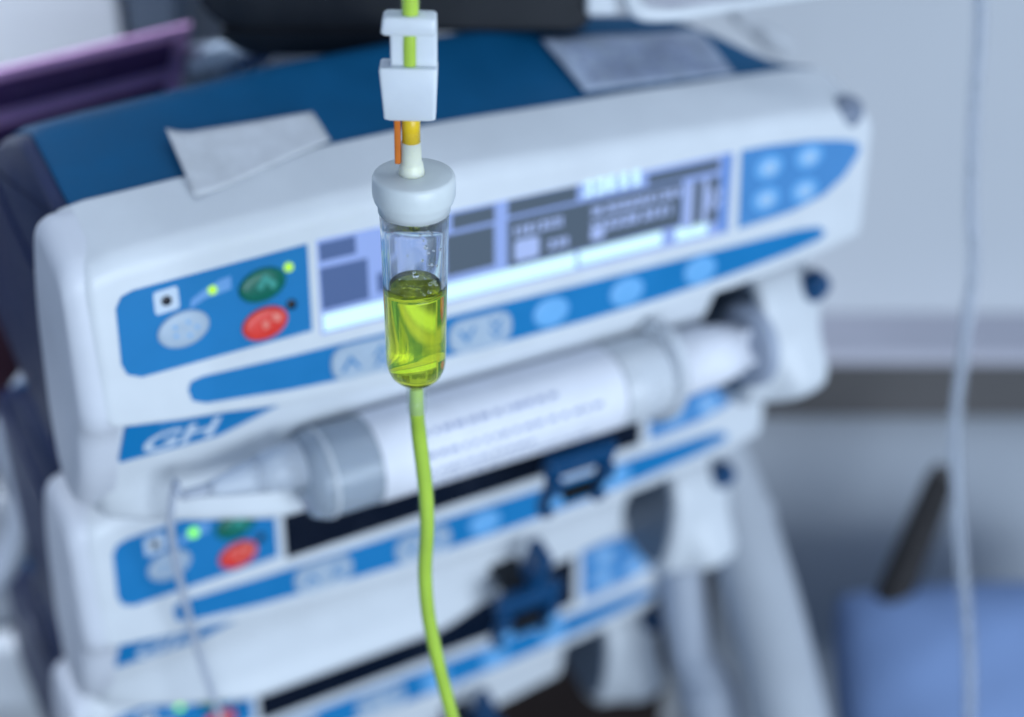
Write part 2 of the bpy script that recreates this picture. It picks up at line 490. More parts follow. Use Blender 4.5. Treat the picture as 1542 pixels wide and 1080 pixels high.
# sheet / mattress under it
mz = sight(1380, 1090, 830).z-0.06
def mattress():
    b = thing('bed_mattress', Matrix.Translation((0.55, 0.52, mz-0.12)), 'mattress with dark teal sheet under the pillow', 'mattress')
    nx, ny = 30, 16; V = []; F = []
    for i in range(nx+1):
        for j in range(ny+1):
            x = -0.33+i/nx*1.0; y = -0.35+j/ny*0.48
            V.append((x*1000, y*1000, 60+6*math.sin(x*23+y*9)+4*math.sin(y*31-x*11)))
    for i in range(nx):
        for j in range(ny):
            a = i*(ny+1)+j; F.append((a, a+ny+1, a+ny+2, a+1))
    raw('sheet', V, F, M['sheet'], b)
    box('mattress_core', (-330, -345, -60), (670, 125, 50), M['sheet'], b, 20)
mattress()
# dark handle leaning between pillow and headboard
h = thing('grab_handle', Matrix.Translation(sight(1345, 905, 775)), 'dark slanted handle rising behind the pillow', 'handle')
p0 = sight(1325, 945, 765); p1 = sight(1418, 722, 790)
pts = [p0, p0.lerp(p1, .5), p1]
inv = h.matrix_world.translation
tube('grip', [p-inv for p in pts], [9.5, 9.0, 8.0], M['handle'], h)
d = (p1-p0).normalized()
tube('end_cap', [p1-inv-d*.002, p1-inv+d*.006], [8.0, 6.5], M['rail_dark'], h)

# stand column and hose at the right of the stack
pts = [sight(1050, 640, 745), sight(1095, 740, 735), sight(1150, 910, 715), sight(1185, 1060, 700), sight(1225, 1230, 690)]
c = thing('stand_column', Matrix.Translation(pts[-1]), 'thick pale grey slanting stand column right of the pumps', 'stand')
iv = c.matrix_world.translation
tube('post', [p-iv for p in pts], 17.5, M['column'], c, n=36)
mid = [sight(1108, 770, 733), sight(1114, 790, 731)]
tube('collar', [p-iv for p in mid], 18.3, M['column'], c, n=36)
pts = [sight(1024, 850, 730), sight(1032, 930, 730), sight(1042, 990, 728), sight(1068, 1050, 725), sight(1090, 1180, 720)]
c = thing('grey_hose', Matrix.Translation(pts[-1]), 'wavy grey hose hanging beside the lower pump drivers', 'hose')
iv = c.matrix_world.translation
tube('hose_wall', [p-iv for p in pts], [11, 11, 10.5, 15, 15], M['hose'], c, n=30)
p0, p1 = pts[2]-iv, pts[3]-iv
tube('connector', [p0.lerp(p1, .6), p0.lerp(p1, .95)], [13.4, 15.8], M['hose'], c, n=30)

# ================================================================== left and top background
# pale cabinet at the upper left
cb = thing('pale_cabinet', Matrix.Translation(sight_y(90, 60, 700)), 'pale blue grey cabinet front at the upper left', 'cabinet')
iv = cb.matrix_world.translation
xr = sight_y(186, 50, 700).x-iv.x
o = box('door', (-400, 0, -70), (xr*1000-1, 18, 420), M['cabinet'], cb, 2)
o = box('side_trim', (xr*1000+1, 4, -120), (xr*1000+26, 40, 420), M['slate'], cb, 2)
o = box('kick_panel', (-400, 10, -420), (xr*1000-1, 60, -74), M['slate'], cb, 2)
# pink and purple printed pack standing behind the stack
def card_frame(TL, TR, BR):
    ex = TR-TL; ey = BR-TR
    n = ex.cross(ey).normalized()
    return TL, ex, ey, n
def pink_pack():
    TL, TR, BR = sight(-80, 126, 560), sight(288, 38, 590), sight(272, 126, 602)
    o0, ex, ey, n = card_frame(TL, TR, BR)
    t = thing('printed_pack', Matrix.Translation(TR+ey*1.8), 'pink bordered pack with dark purple printed bands at upper left', 'pack')
    iv = t.matrix_world.translation
    if n.dot(X_F) > 0: n = -n
    def fn(u, v, h): 
        p = o0+ex*u+ey*v+n*(h*S)-iv
        return (p.x/S, p.y/S, p.z/S)
    plate('sleeve', [(0, 0), (1, 0), (1, 1.8), (0, 1.8)], -3, 0, M['pink'], t, fn)
    plate('printed_band', [(0, .16), (.935, .19), (.93, .66), (0, .66)], 0.1, .5, M['purple'], t, fn)
    plate('lower_band', [(0, 1.0), (.60, .92), (.93, .88), (.92, 1.3), (0, 1.5)], 0.1, .5, M['purple'], t, fn)
    for k in range(17):
        u = .26+.40*k/17
        hgt = random.choice((.10, .14, .10, .17))
        plate('print_mark', [(u, .42-hgt/2), (u+.014, .42-hgt/2), (u+.014, .42+hgt/2), (u, .42+hgt/2)], .55, .7, M['purple_ink'], t, fn)
pink_pack()
mb = thing('maroon_box', Matrix.Translation(sight(-20, 560, 660)), 'dark maroon box at the left edge beside the top pump', 'box')
box('carton', (-60, 0, -40), (32, 60, 78), M['maroon'], mb, 2)
box('lid', (-61, -1.5, 79), (33, 61.5, 92), M['maroon'], mb, 2)
# pale strap and box at lower left
pts = [sight(62, 548, 600), sight(34, 590, 600), sight(14, 640, 605), sight(20, 690, 610), sight(36, 745, 615), sight(20, 830, 620), sight(-30, 900, 620)]
c = thing('pale_cable', Matrix.Translation(pts[-1]), 'thick pale blue grey cable looping at the left edge', 'cable')
iv = c.matrix_world.translation
tube('jacket', [p-iv for p in pts], [3.5, 5, 6, 6, 6, 6, 6], M['hose'], c)
tube('strain_relief', [pts[0]-iv, pts[1]-iv], [4.2, 5.6], M['hose'], c, m=4)
gb = thing('grey_device', Matrix.Translation(sight(-20, 900, 720)), 'slate grey device low at the left edge', 'device')
box('casing', (-120, 0, -20), (26, 60, 60), M['board'], gb, 8)
box('pale_front', (-110, -8, -70), (16, 60, -24), M['cabinet'], gb, 6)

# black monitor above the stack
def monitor():
    Y = 505
    base = sight_y(590, 53, Y)
    t = thing('black_monitor', Matrix.Translation(base), 'underside of a black monitor above the top pump', 'monitor')
    x0 = (sight_y(296, 44, Y).x-base.x)/S; x1 = (sight_y(890, 44, Y).x-base.x)/S
    out = arc_round([(x0, 150), (x0, 0), (x1, 0), (x1, 150)], [4, 22, 8, 4], 8)
    n = len(out)
    secs = [[(x, y, z) for x, z in out] for y in (0, 70)]
    o = loft('monitor_case', secs, M['black'], t, smooth=False); bevel(o, 3)
    for p in o.data.polygons: p.use_smooth = True
    # shallow rounded chin on the left
    out = arc_round([(x0+6, 2), (x0+18, -6), (x0+62, -6), (x0+74, 2)], 5, 5)
    o = loft('chin', [[(x, y, z) for x, z in out] for y in (-4, 40)], M['black'], t); sharp(o)
    out = arc_round([(-30, 1), (-30, -9), (12, -9), (12, 1)], 2, 4)
    o = loft('mounting_foot', [[(x, y, z) for x, z in out] for y in (6, 60)], M['black'], t); sharp(o)
monitor()
pts = [sight(300, 98, 600), sight(350, 86, 590), sight(385, 78, 585), sight(412, 62, 585), sight(418, 40, 590)]
c = thing('steel_bracket', Matrix.Translation(pts[-1]), 'curved steel bracket beneath the left end of the black monitor', 'bracket')
iv = c.matrix_world.translation
tube('bracket_arm', [p-iv for p in pts], [9, 8, 6.5, 4.5, 4], M['chrome'], c)
tube('bracket_tip', [pts[2]-iv, pts[3]-iv], [6.7, 4.7], M['chrome'], c, m=3)

# white tray edge and clip at the top right
def top_tray():
    pts = [sight(985, -90, 514), sight(948, -30, 514), sight(958, 14, 514), sight(1010, 21, 516), sight(1090, 10, 520), sight(1190, -6, 525), sight(1300, -22, 530)]
    t = thing('white_tray', Matrix.Translation(pts[0]), 'rim of a white plastic tray at the top right', 'tray')
    iv = t.matrix_world.translation
    tube('tray_rim', [p-iv for p in pts], [2.6, 2.6, 3.0, 2.6, 2.1, 2.0, 2.0], M['white'], t)
    V = []
    ring = [(970, -60), (972, 4), (1010, 10), (1090, 0), (1200, -16), (1290, -30), (1290, -90), (1000, -90)]
    V = [sight(x, y, 518)-iv for x, y in ring]+[sight(x, y, 522)-iv for x, y in ring]
    n = len(ring)
    F = [tuple(range(n)), tuple(range(2*n-1, n-1, -1))]+[(j, (j+1) % n, n+(j+1) % n, n+j) for j in range(n)]
    raw('tray_floor', V, F, M['rail'], t, False, scale=1.0)
    c = thing('white_clip', Matrix.Translation(sight(912, 26, 520)), 'small white plastic clip beside the white tray', 'clip')
    box('clip_jaw', (-7, 0, 0), (4, 8, 16), M['white'], c, 2)
    box('clip_spring', (-10, 2, 9), (-6.5, 7, 22), M['white'], c, 1)
    c = thing('white_plug', Matrix.Translation(sight(1165, 62, 650)), 'pale cable plug behind the right end of the top pump', 'plug')
    o = lathe('plug_body', [(2, -9), (4.5, -7), (5, 2), (4, 7), (2.5, 11)], M['wall'], c, n=24)
    q = lathe('plug_boot', [(3.2, 11), (2.4, 18), (1.6, 24)], M['wall'], c, n=24)
    c.rotation_euler = (0, math.radians(-58), 0)
top_tray()

# ================================================================== the syringe pumps
VT = [(-8, -32.5), (5, -35.4), (40, -37.4), (75, -38.9), (113, -39.8), (185, -37.2), (235, -35.0), (267, -33.0), (282, -30.6), (293, -27.5)]
VB = [(-8, 14.5), (0, 17.6), (24, 20.8), (52, 24.4), (90, 27.6), (142, 29.0), (183, 28.9), (227, 26.6), (262, 23.6), (287, 19.4), (293, 15)]
def topz(u): return -(lerp_tab(VT, u)-1)*CD
BACK = 41.5
def head_section(u, d=0.0, back=BACK):
    vt = lerp_tab(VT, u)-1+d; vb = lerp_tab(VB, u)-d
    B = FP(u, vt, -d); C = FP(u, vb, -d)
    pts = [(back, B[2]-.3), (B[1], B[2]), (C[1], C[2]), (C[1]+16, C[2]+1.5), (back, C[2]+4)]
    return [(u, y, z) for y, z in arc_round(pts, [1.5, 6.0, 3.2, 3, 1.5], 7)]
def make_head(p):
    r = 5.0; secs = []
    for k in range(8):
        s = r*(1-math.cos(math.pi/2*k/7)); d = r-math.sqrt(max(0, r*r-(r-s)**2))
        secs.append(head_section(-7.0+s, d))
    u = 4.0
    while u < 284: secs.append(head_section(u)); u += 7
    for k in range(7, -1, -1):
        s = r*(1-math.cos(math.pi/2*k/7)); d = r-math.sqrt(max(0, r*r-(r-s)**2))
        secs.append(head_section(292.5-s, d))
    o = loft('front_housing', secs, M['white'], p)
    return sharp(o, 60)
def make_cheek(p):
    out = arc_round([(40.5, 33.5), (15, 31.5), (-5.2, -14), (-2.5, -23), (-3.0, -46), (6, -67), (20, -66), (33, -45), (41.5, -18), (43, 8)], [6, 7, 5, 5, 14, 9, 10, 12, 16, 14], 6)
    cx = sum(q[0] for q in out)/len(out); cz = sum(q[1] for q in out)/len(out)
    secs = []
    R = 6.5
    for k in range(9):
        a = math.pi/2*k/8; x = -11.5+R*(1-math.cos(a)); ins = R*(1-math.sin(a))
        row = []
        for y, z in out:
            dd = math.hypot(y-cx, z-cz); f = (dd-ins)/dd
            row.append((x, cx+(y-cx)*f, cz+(z-cz)*f))
        secs.append(row)
    secs.append([(-0.5, y, z) for y, z in out])
    return sharp(loft('end_cheek', secs, M['white_side'], p), 60)
LY = [(-8, 7), (0, 0), (12, -4), (30, -9), (55, -14), (135, -14), (160, -10), (185, -6), (234, -3)]
LZ = [(-8, -69), (0, -71), (22, -73.5), (52, -78), (140, -78), (165, -75), (234, -72)]
def tray_section(u, d=0.0):
    ly = lerp_tab(LY, u); lz = lerp_tab(LZ, u)
    bulge = max(0, min(1, (u+4)/20))
    pts = [(36, -18-d), (1+d, -15-d), (0+d, -40), (0.5+d, -52), (ly*.55+d, lz+11), (ly+d, lz+4), (ly+1.5+d, lz+d), (ly+14+d, lz-1+d), (36, lz+2+d)]
    return [(u, y, z) for y, z in arc_round(pts, [1, 2, 6, 9, 9, 4, 4, 3, 1], 5)]
def make_tray(p):
    r = 6.0; secs = []
    for k in range(7):
        s = r*(1-math.cos(math.pi/2*k/6)); d = r-math.sqrt(max(0, r*r-(r-s)**2))
        secs.append(tray_section(-7.5+s, d))
    u = 4.0
    while u < 228: secs.append(tray_section(u)); u += 6
    for k in range(5, -1, -1):
        r2 = 4; s = r2*(1-math.cos(math.pi/2*k/5)); d = r2-math.sqrt(max(0, r2*r2-(r2-s)**2))
        secs.append(tray_section(234-s, d))
    return sharp(loft('syringe_cradle', secs, M['white'], p), 60)
YB = [(-4, 76), (6, 79), (55, 81), (86, 83.5), (140, 86), (200, 88), (236, 83), (250, 74), (258, 62), (266, 50), (275, 45.5), (283, 43.5)]
def make_case(p):
    secs = []
    for u in [0, .6, 3, 20, 50, 66, 72, 78, 83, 88, 100, 130, 170, 210, 235, 247, 254, 258, 262, 267, 273, 279, 283]:
        zt = topz(u)-.9; yb = lerp_tab(YB, u); e = 0
        if u < 2: e = (2-u)*.3
        pts = [(BACK+.3, zt-e), (yb, zt-e-1.2), (yb+18, zt-16), (yb+40, zt-42), (yb+42, -12), (BACK+.3, -12)]
        secs.append([(u, y, z) for y, z in arc_round(pts, [.6, 5, 8, 6, 2, 1], 5)])
    o = sharp(loft('top_cover', secs, M['blue_case'], p), 40)
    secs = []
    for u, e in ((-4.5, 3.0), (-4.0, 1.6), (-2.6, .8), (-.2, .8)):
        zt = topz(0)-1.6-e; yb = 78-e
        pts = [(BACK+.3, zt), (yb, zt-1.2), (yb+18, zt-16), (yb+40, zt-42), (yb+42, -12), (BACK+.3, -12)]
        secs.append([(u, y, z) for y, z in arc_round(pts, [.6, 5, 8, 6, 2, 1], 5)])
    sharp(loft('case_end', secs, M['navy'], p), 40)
    secs = []
    for u in [-6, -5.2, -2, 120, 262, 272, 274]:
        e = 3 if u in (-6, 274) else (1 if u in (-5.2,) else 0)
        k = 1 if u < 250 else .8
        pts = [(46, -12.3+0-e*.0), (120*k, -12.3), (128*k, -40), (118*k, -84+e), (46, -84+e)]
        secs.append([(u, y, z) for y, z in arc_round(pts, [1, 8, 10, 8, 3], 4)])
    sharp(loft('rear_case', secs, M['navy'], p), 40)
LP = [(2.2, -22.0), (4.1, -25.2), (7.7, -26.4), (33.7, -27.6), (61.6, -28.8), (61.2, -0.1), (31.0, 0.5), (7.0, 1.1), (2.9, -0.8), (1.6, -4.4)]
RP = [(227.4, -27.6), (240.7, -27.2), (259.4, -25.6), (274, -23.2), (281.5, -21.2), (284.2, -18.6), (283.4, -15.6), (277.5, -8.5), (268.4, -3.0), (252.8, 0.5), (228.4, 2.0)]
BAR = [(20.3, 9.4), (21.4, 6.8), (25.2, 6.0), (54.1, 6.8), (90.9, 7.2), (120.3, 7.4), (162.2, 8.0), (195.9, 8.2), (225.6, 8.4), (256.8, 8.6), (267.2, 9.6), (271.0, 12.3), (269.0, 14.6), (254.5, 16.9), (226.4, 19.5), (196.5, 21.2), (162.5, 22.0), (120.0, 21.9), (90.3, 20.6), (53.3, 18.2), (25.3, 15.0), (21.3, 13.1)]
SCR = [(64.6, -29.3), (223.4, -27.9), (223.4, 2.1), (64.2, 2.1)]
def chevron(name, cu, cv, w, hgt, t, up, parent, material, h):
    s = -1 if up else 1
    pts = [(cu-w, cv-s*hgt), (cu, cv+s*hgt), (cu+w, cv-s*hgt), (cu+w-t, cv-s*hgt), (cu, cv+s*(hgt-t*1.3)), (cu-w+t, cv-s*hgt)]
    return plate(name, pts, h, h+.12, material, parent)
def add_screen(p, lit):
    fr = plate('screen_surround', arc_round([(SCR[0][0]-1.6, SCR[0][1]-1.4), (SCR[1][0]+1.6, SCR[1][1]-1.4), (SCR[2][0]+1.6, SCR[2][1]+1.2), (SCR[3][0]-1.6, SCR[3][1]+1.2)], 1.5), -.5, .25, M['white'], p)
    s = plate('screen', SCR, -.5, .5, M['scr_bg'] if lit else M['scr_off'], p)
    if not lit: return
    def fld(name, q, m, h=.56): return plate(name, q, .5, h, m, s)
    R4 = lambda a, b, c, d: [(a, b), (c, b), (c, d), (a, d)]
    fld('display_field', R4(65.2, -28.2, 77.4, -22.3), M['scr_dk2'])
    fld('display_field', R4(65.0, -20.0, 81.0, -6.2), M['scr_dk2'])
    fld('display_field', R4(111.0, -28.0, 126.6, -22.6), M['scr_dk'])
    fld('display_field', R4(84.0, -14.0, 104.0, -7.4), M['scr_dk2'])
    fld('display_field', R4(108.5, -21.3, 126.4, -7.2), M['scr_dk'])
    fld('display_field', R4(131.6, -28.4, 158.2, -23.0), M['scr_dk'])
    fld('display_edge', R4(219.6, -27.6, 223.2, 1.6), M['scr_edge'])
    fld('display_field', R4(131.4, -21.9, 202.0, -5.2), M['scr_dk'])
    fld('display_field', R4(187.0, -26.5, 217.8, -22.6), M['scr_dk'])
    fld('display_field', R4(203.6, -20.4, 218.2, -3.0), M['scr_dk'])
    fld('soft_key_row', R4(65.0, -4.6, 158.0, 1.2), M['scr_hi'])
    fld('soft_key_row', R4(159.5, -4.6, 194.0, .6), M['scr_hi'])
    fld('soft_key_row', R4(200.0, -4.0, 214.0, .6), M['scr_hi'])
    def chars(u0, u1, v, hgt, w, gap, m=M['scr_ch']):
        u = u0
        while u < u1:
            ww = w*random.choice((.7, 1, 1.2))
            kind = random.random()
            if kind < .5:   # an open box stroke
                fld('display_character', [(u, v-hgt/2), (u+ww, v-hgt/2), (u+ww, v+hgt/2), (u, v+hgt/2), (u, v+hgt/2-.35*hgt), (u+ww*.55, v+.15*hgt), (u+ww*.55, v-.2*hgt), (u, v-.2*hgt)], m, .62)
            else:
                fld('display_character', R4(u, v-hgt/2, u+ww*.7, v+hgt/2), m, .62)
            u += ww+gap
    chars(134, 153, -17.2, 3.6, 2.2, .7)
    chars(147, 156, -9.6, 3.2, 2.0, .7)
    fld('display_character', arc_round(R4(134, -14, 143.5, -6.6), 1.5), M['scr_ch'], .62)
    chars(164, 200, -17.8, 3.0, 2.6, .4)
    chars(164, 197, -12.2, 4.0, 2.6, .9)
    fld('display_character', arc_round(R4(164, -12.0, 169.5, -7.4), 1.2), M['scr_ch'], .62)
    chars(161, 185, -26.5, 5.2, 3.4, 1.0, M['scr_hi'])
    fld('display_bar', R4(203.8, -20.2, 206.8, -3.4), M['scr_ch'], .62)
    fld('display_bar', R4(211, -20.2, 213.4, -3.4), M['scr_ch'], .62)
    chars(213.8, 217.6, -12, 7, 2.4, .8)
    text_mesh('display_digit', '5', 11, M['scr_ch'], s, lambda x, y: FP(92+x, -12-y, .66), bold=.25)
def make_pump(k):
    p = thing('syringe_pump', stack_matrix(k), 'x', 'syringe pump', 'stacked syringe pumps')
    make_head(p); make_cheek(p); make_tray(p); make_case(p)
    # left control panel
    cp = plate('control_panel', LP, -.6, .4, M['panel'], p)
    plate('icon', arc_round([(13.2, -24.4), (20.6, -25.0), (20.6, -17.8), (13.2, -17.2)], 1.2), .4, .5, M['print_white'], cp)
    dome('sensor_dot', 16.9, -21.1, 1.6, 1.6, .4, .9, M['black_dot'], cp, n=20)
    plate('icon', [(23.4, -16.8), (24.2, -19.6), (28.4, -21.8), (33.6, -23.8), (36.8, -24.2), (36.6, -20.2), (33.2, -19.6), (28.4, -19.0)], .4, .5, M['print_blue'], cp)
    l2 = dome('indicator_light', 30.8, -21.2, 1.4, 1.4, .4, 1.3, M['led'], cp, n=24)
    dome('mains_key', 20.9, -11.1, 8.0, 5.6, .4, 1.6, M['key_grey'], cp, rot=-.14)
    for q in range(5):
        a = q*1.256; plate('key_symbol', [(20.9+3.6*math.cos(a)-.6, -11.1+2.3*math.sin(a)-.6), (20.9+3.6*math.cos(a)+.9, -11.1+2.3*math.sin(a)-.5), (20.9+3.6*math.cos(a)+.4, -11.1+2.3*math.sin(a)+.7)], 1.45, 1.75, M['key_light'], cp)
    g = dome('start_key', 46.2, -19.2, 7.6, 5.2, .4, 2.0, M['key_green'], cp, rot=-.16)
    plate('key_symbol', [(46.6, -23.2), (50.6, -19.4), (49.2, -17.4), (46.9, -20.4), (45.4, -18.0), (43.8, -19.0)], 1.9, 2.1, M['key_green_hi'], g)
    r = dome('stop_key', 46.0, -6.6, 7.4, 5.2, .4, 2.0, M['key_red'], cp, rot=-.16)
    plate('key_symbol', [(48.2, -10.2), (51.2, -9.0), (50.4, -6.6), (48.0, -7.6)], 1.8, 2.1, M['key_red_hi'], r)
    plate('key_symbol', [(44.6, -7.6), (46.4, -8.2), (47.0, -6.0), (45.2, -5.2)], 1.9, 2.12, M['key_red_hi'], r)
    dome('indicator_light', 55.0, -22.9, 1.45, 1.45, .4, 1.3, M['led'] if k == 0 else M['black_dot'], cp, n=24)
    dome('indicator_light', 55.0, -10.6, 1.7, 1.7, .4, 1.1, M['black_dot'], cp, n=24)
    if k:
        l2.data.materials.clear(); l2.data.materials.append(M['led2'])
        for v in l2.data.vertices: v.co = Vector(FP(30.8, -21.2, .9))*S+(v.co-Vector(FP(30.8, -21.2, .9))*S)*1.3
    add_screen(p, k == 0)
    # right keypad
    rp = plate('right_keypad', RP, -.6, .4, M['panel_light'], p)
    for u, v in ((240.5, -18.9), (259.1, -19.5), (240.2, -6.9), (258.4, -6.6)):
        b = dome('round_key', u, v, 6.4, 4.7, .4, .8, M['key_light'], rp)
        dome('key_symbol', u, v, 3.6, 2.6, .7, 1.1, M['key_pale'], b)
    # lower key bar
    br = plate('key_bar', BAR, -.6, .4, M['panel'], p)
    for u0, u1, up in ((66.5, 90.0, True), (108.5, 132.5, False)):
        v = 13.6 if up else 15.2
        b = plate('rocker_key', arc_round([(u0, v-5.9), (u1, v-5.6), (u1, v+6.2), (u0, v+5.8)], [7, 7, 7, 7], 8), .4, 1.6, M['key_grey'], br, bev=.8)
        chevron('arrow_mark', u0+6.5, v, 3.6, 2.6, 1.5, up, b, M['arrow'], 1.6)
        chevron('arrow_mark', u1-6.2, v-1.7, 3.0, 1.9, 1.2, up, b, M['arrow'], 1.6)
        chevron('arrow_mark', u1-6.2, v+1.9, 3.0, 1.9, 1.2, up, b, M['arrow'], 1.6)
    for u, v in ((148.5, 15.2), (179.8, 15.2), (211.8, 14.4)):
        dome('soft_key', u, v, 7.2, 5.4, .4, 1.0, M['key_light'], br)
    # alarm lens at the right shoulder
    dome('alarm_lens', 281.0, 17.5, 8.0, 6.6, topz(281)-9, topz(281)+2.0, M['lens'], p, lambda u, y, h: (u, y, h), rot=.5)
    # name plate under the head
    pl = plate('name_plate', arc_round([(0.4, -38.6), (33, -38.8), (48, -33.5), (64, -27), (140, -24), (140, -16), (7, -16), (2.6, -22)], [1.2, 2, 4, 6, 1, 1, 3, 3]), 0, 1.3, M['panel'], p, lambda x, z, h: (x, 0.6-h, z))
    text_mesh('lettering', 'GH', 13.5, M['print_white'], pl, lambda x, y: (6.5+x*1.25, -.85, -37.2+y*.86), shear=.25, bold=.35)
    text_mesh('lettering', 'Alaris', 5.2, M['print_blue'], pl, lambda x, y: (13+x*1.35, -.85, -25.6+y*.9), shear=.2, bold=.1)
    # plunger driver
    out = arc_round([(24, -40), (0, -38), (-10, -47), (-15, -60), (-19, -76), (-20, -92), (-8, -101), (18, -101), (27, -70)], [8, 9, 10, 10, 10, 10, 9, 10, 10], 6)
    cy0 = sum(a for a, b in out)/len(out); cz0 = sum(b for a, b in out)/len(out)
    secs = []
    for x, f in ((254, .90), (254.8, .96), (257, 1.0), (260, 1.0), (263, 1.0), (266, 1.0), (269, 1.0), (272, 1.0), (276, .99), (280, .96), (282.5, .92), (284, .84)):
        g = max(0, min(1, (x-257)/14)); g = g*g*(3-2*g)
        secs.append([(x, cy0+(a-cy0)*f-(11*g*math.exp(-((b+76)/13)**2) if a < 0 else 0), cz0+(b-cz0)*f) for a, b in out])
    dv = sharp(loft('plunger_driver', secs, M['white'], p), 50)
    out2 = [(cy0+(a-cy0)*.86+2.5, cz0+(b-cz0)*.86+1) for a, b in out]
    loft('driver_face', [[(252.6, a, b) for a, b in out2], [(255, a, b) for a, b in out2]], M['grey_face'], dv, smooth=False)
    dome('release_button', 279, -43, 5.5, 7, 0, 9, M['clamp_blue'], dv, lambda x, z, h: (x, -2-h, z+h*.2))
    box('recess_shade', (235, 18, -84), (253, 40, -20), M['dark_gap'], p)  # solid black box standing in for shade between driver and cradle
    lathe('drive_rod', [(0, 233), (4.2, 233), (4.2, 254), (0, 254)], M['chrome'], p, n=20, off=(0, 12, -46), axis='x')
    # barrel clamp
    dz = -27 if k == 0 else 0
    dx = 0
    cl = box('barrel_clamp', (155, -25, -63+dz), (186, -18, -53+dz), M['clamp_blue'], p, 2.0)
    box('clamp_post', (171, -23, -54+dz), (177, -10, -32+dz if k else -58+dz), M['clamp_blue'], cl, 1.8)
    for x in (158.5, 182):
        box('clamp_leg', (x-3, -29, -82+dz), (x+3, -22, -61+dz), M['clamp_blue'], cl, 2)
        dome('leg_highlight', x, -70+dz, 3.0, 3.6, 0, 1.6, M['key_light'], cl, lambda u, z, h: (u, -29-h, z), n=20)  # pale dome painting a highlight on the leg
    box('clamp_foot', (160, -26, -80+dz), (181, -21, -74+dz), M['dark_gap'], cl, 1.2)
    box('clamp_hinge', (162, -18, -60+dz), (176, 4, -57+dz), M['dark_gap'], cl, 1)
    return p
pumps = [make_pump(k) for k in range(3)]
pumps[0]['label'] = 'top syringe pump of the stack with its display lit'
pumps[1]['label'] = 'middle syringe pump of the stack with dark display and one lit green light'
pumps[2]['label'] = 'lowest syringe pump of the stack, cut off by the picture edge'

# ------------------------------------------------------------------ paper tape and label on the top pump
def paper(name, quad, material, label, curl=0.0, nx=12, ny=10, marks=False):
    t = thing(name, stack_matrix(0), label, 'paper label')
    V = []; F = []
    for lay in (0.45, 0.65):
        for i in range(nx+1):
            for j in range(ny+1):
                s = i/nx; v = j/ny
                a = Vector(quad[0]).lerp(Vector(quad[1]), s); b = Vector(quad[3]).lerp(Vector(quad[2]), s)
                q = a.lerp(b, v)
                z = topz(q.x)+lay+.35*math.sin(s*7+v*3)*.5
                if curl: z += curl*max(0, (.16-s)/.16)**1.6*(1-v*.6)
                if curl and q.y < 26: pass
                V.append((q.x, q.y, z))
    N = (nx+1)*(ny+1)
    for lay in range(2):
        for i in range(nx):
            for j in range(ny):
                a = lay*N+i*(ny+1)+j; F.append((a, a+1, a+ny+2, a+ny+1))
    rim = [i*(ny+1) for i in range(nx+1)]+[nx*(ny+1)+j for j in range(1, ny+1)]+[i*(ny+1)+ny for i in range(nx-1, -1, -1)]+[j for j in range(ny-1, 0, -1)]
    for i in range(len(rim)):
        a, b = rim[i], rim[(i+1) % len(rim)]; F.append((a, b, b+N, a+N))
    o = raw('sheet', V, F, material, t)
    return t, o
paper('paper_tape', [(34.8, 58.6), (82.0, 55.8), (82.0, 41.6), (33.0, 29.5)], M['paper'], 'strip of white paper tape with curled left corner stuck on the top pump', 3.0)
t, o = paper('paper_label', [(178.5, 74), (245, 68), (243.2, 41.0), (178.5, 43.6)], M['paper_grey'], 'greyish printed paper label stuck on the blue top of the top pump')
for r in range(5):
    for c in range(14):
        if random.random() < .3: continue
        x = 184+c*4.1; y = 66-r*4.4-(x-180)*.05
        plate('print_mark', [(x, y), (x+random.uniform(1.5, 3.4), y), (x+2.6, y-1.2), (x, y-1.2)], 1.7, 1.8, M['label_ink'], t, lambda a, b, h: (a, b, topz(a)+h))

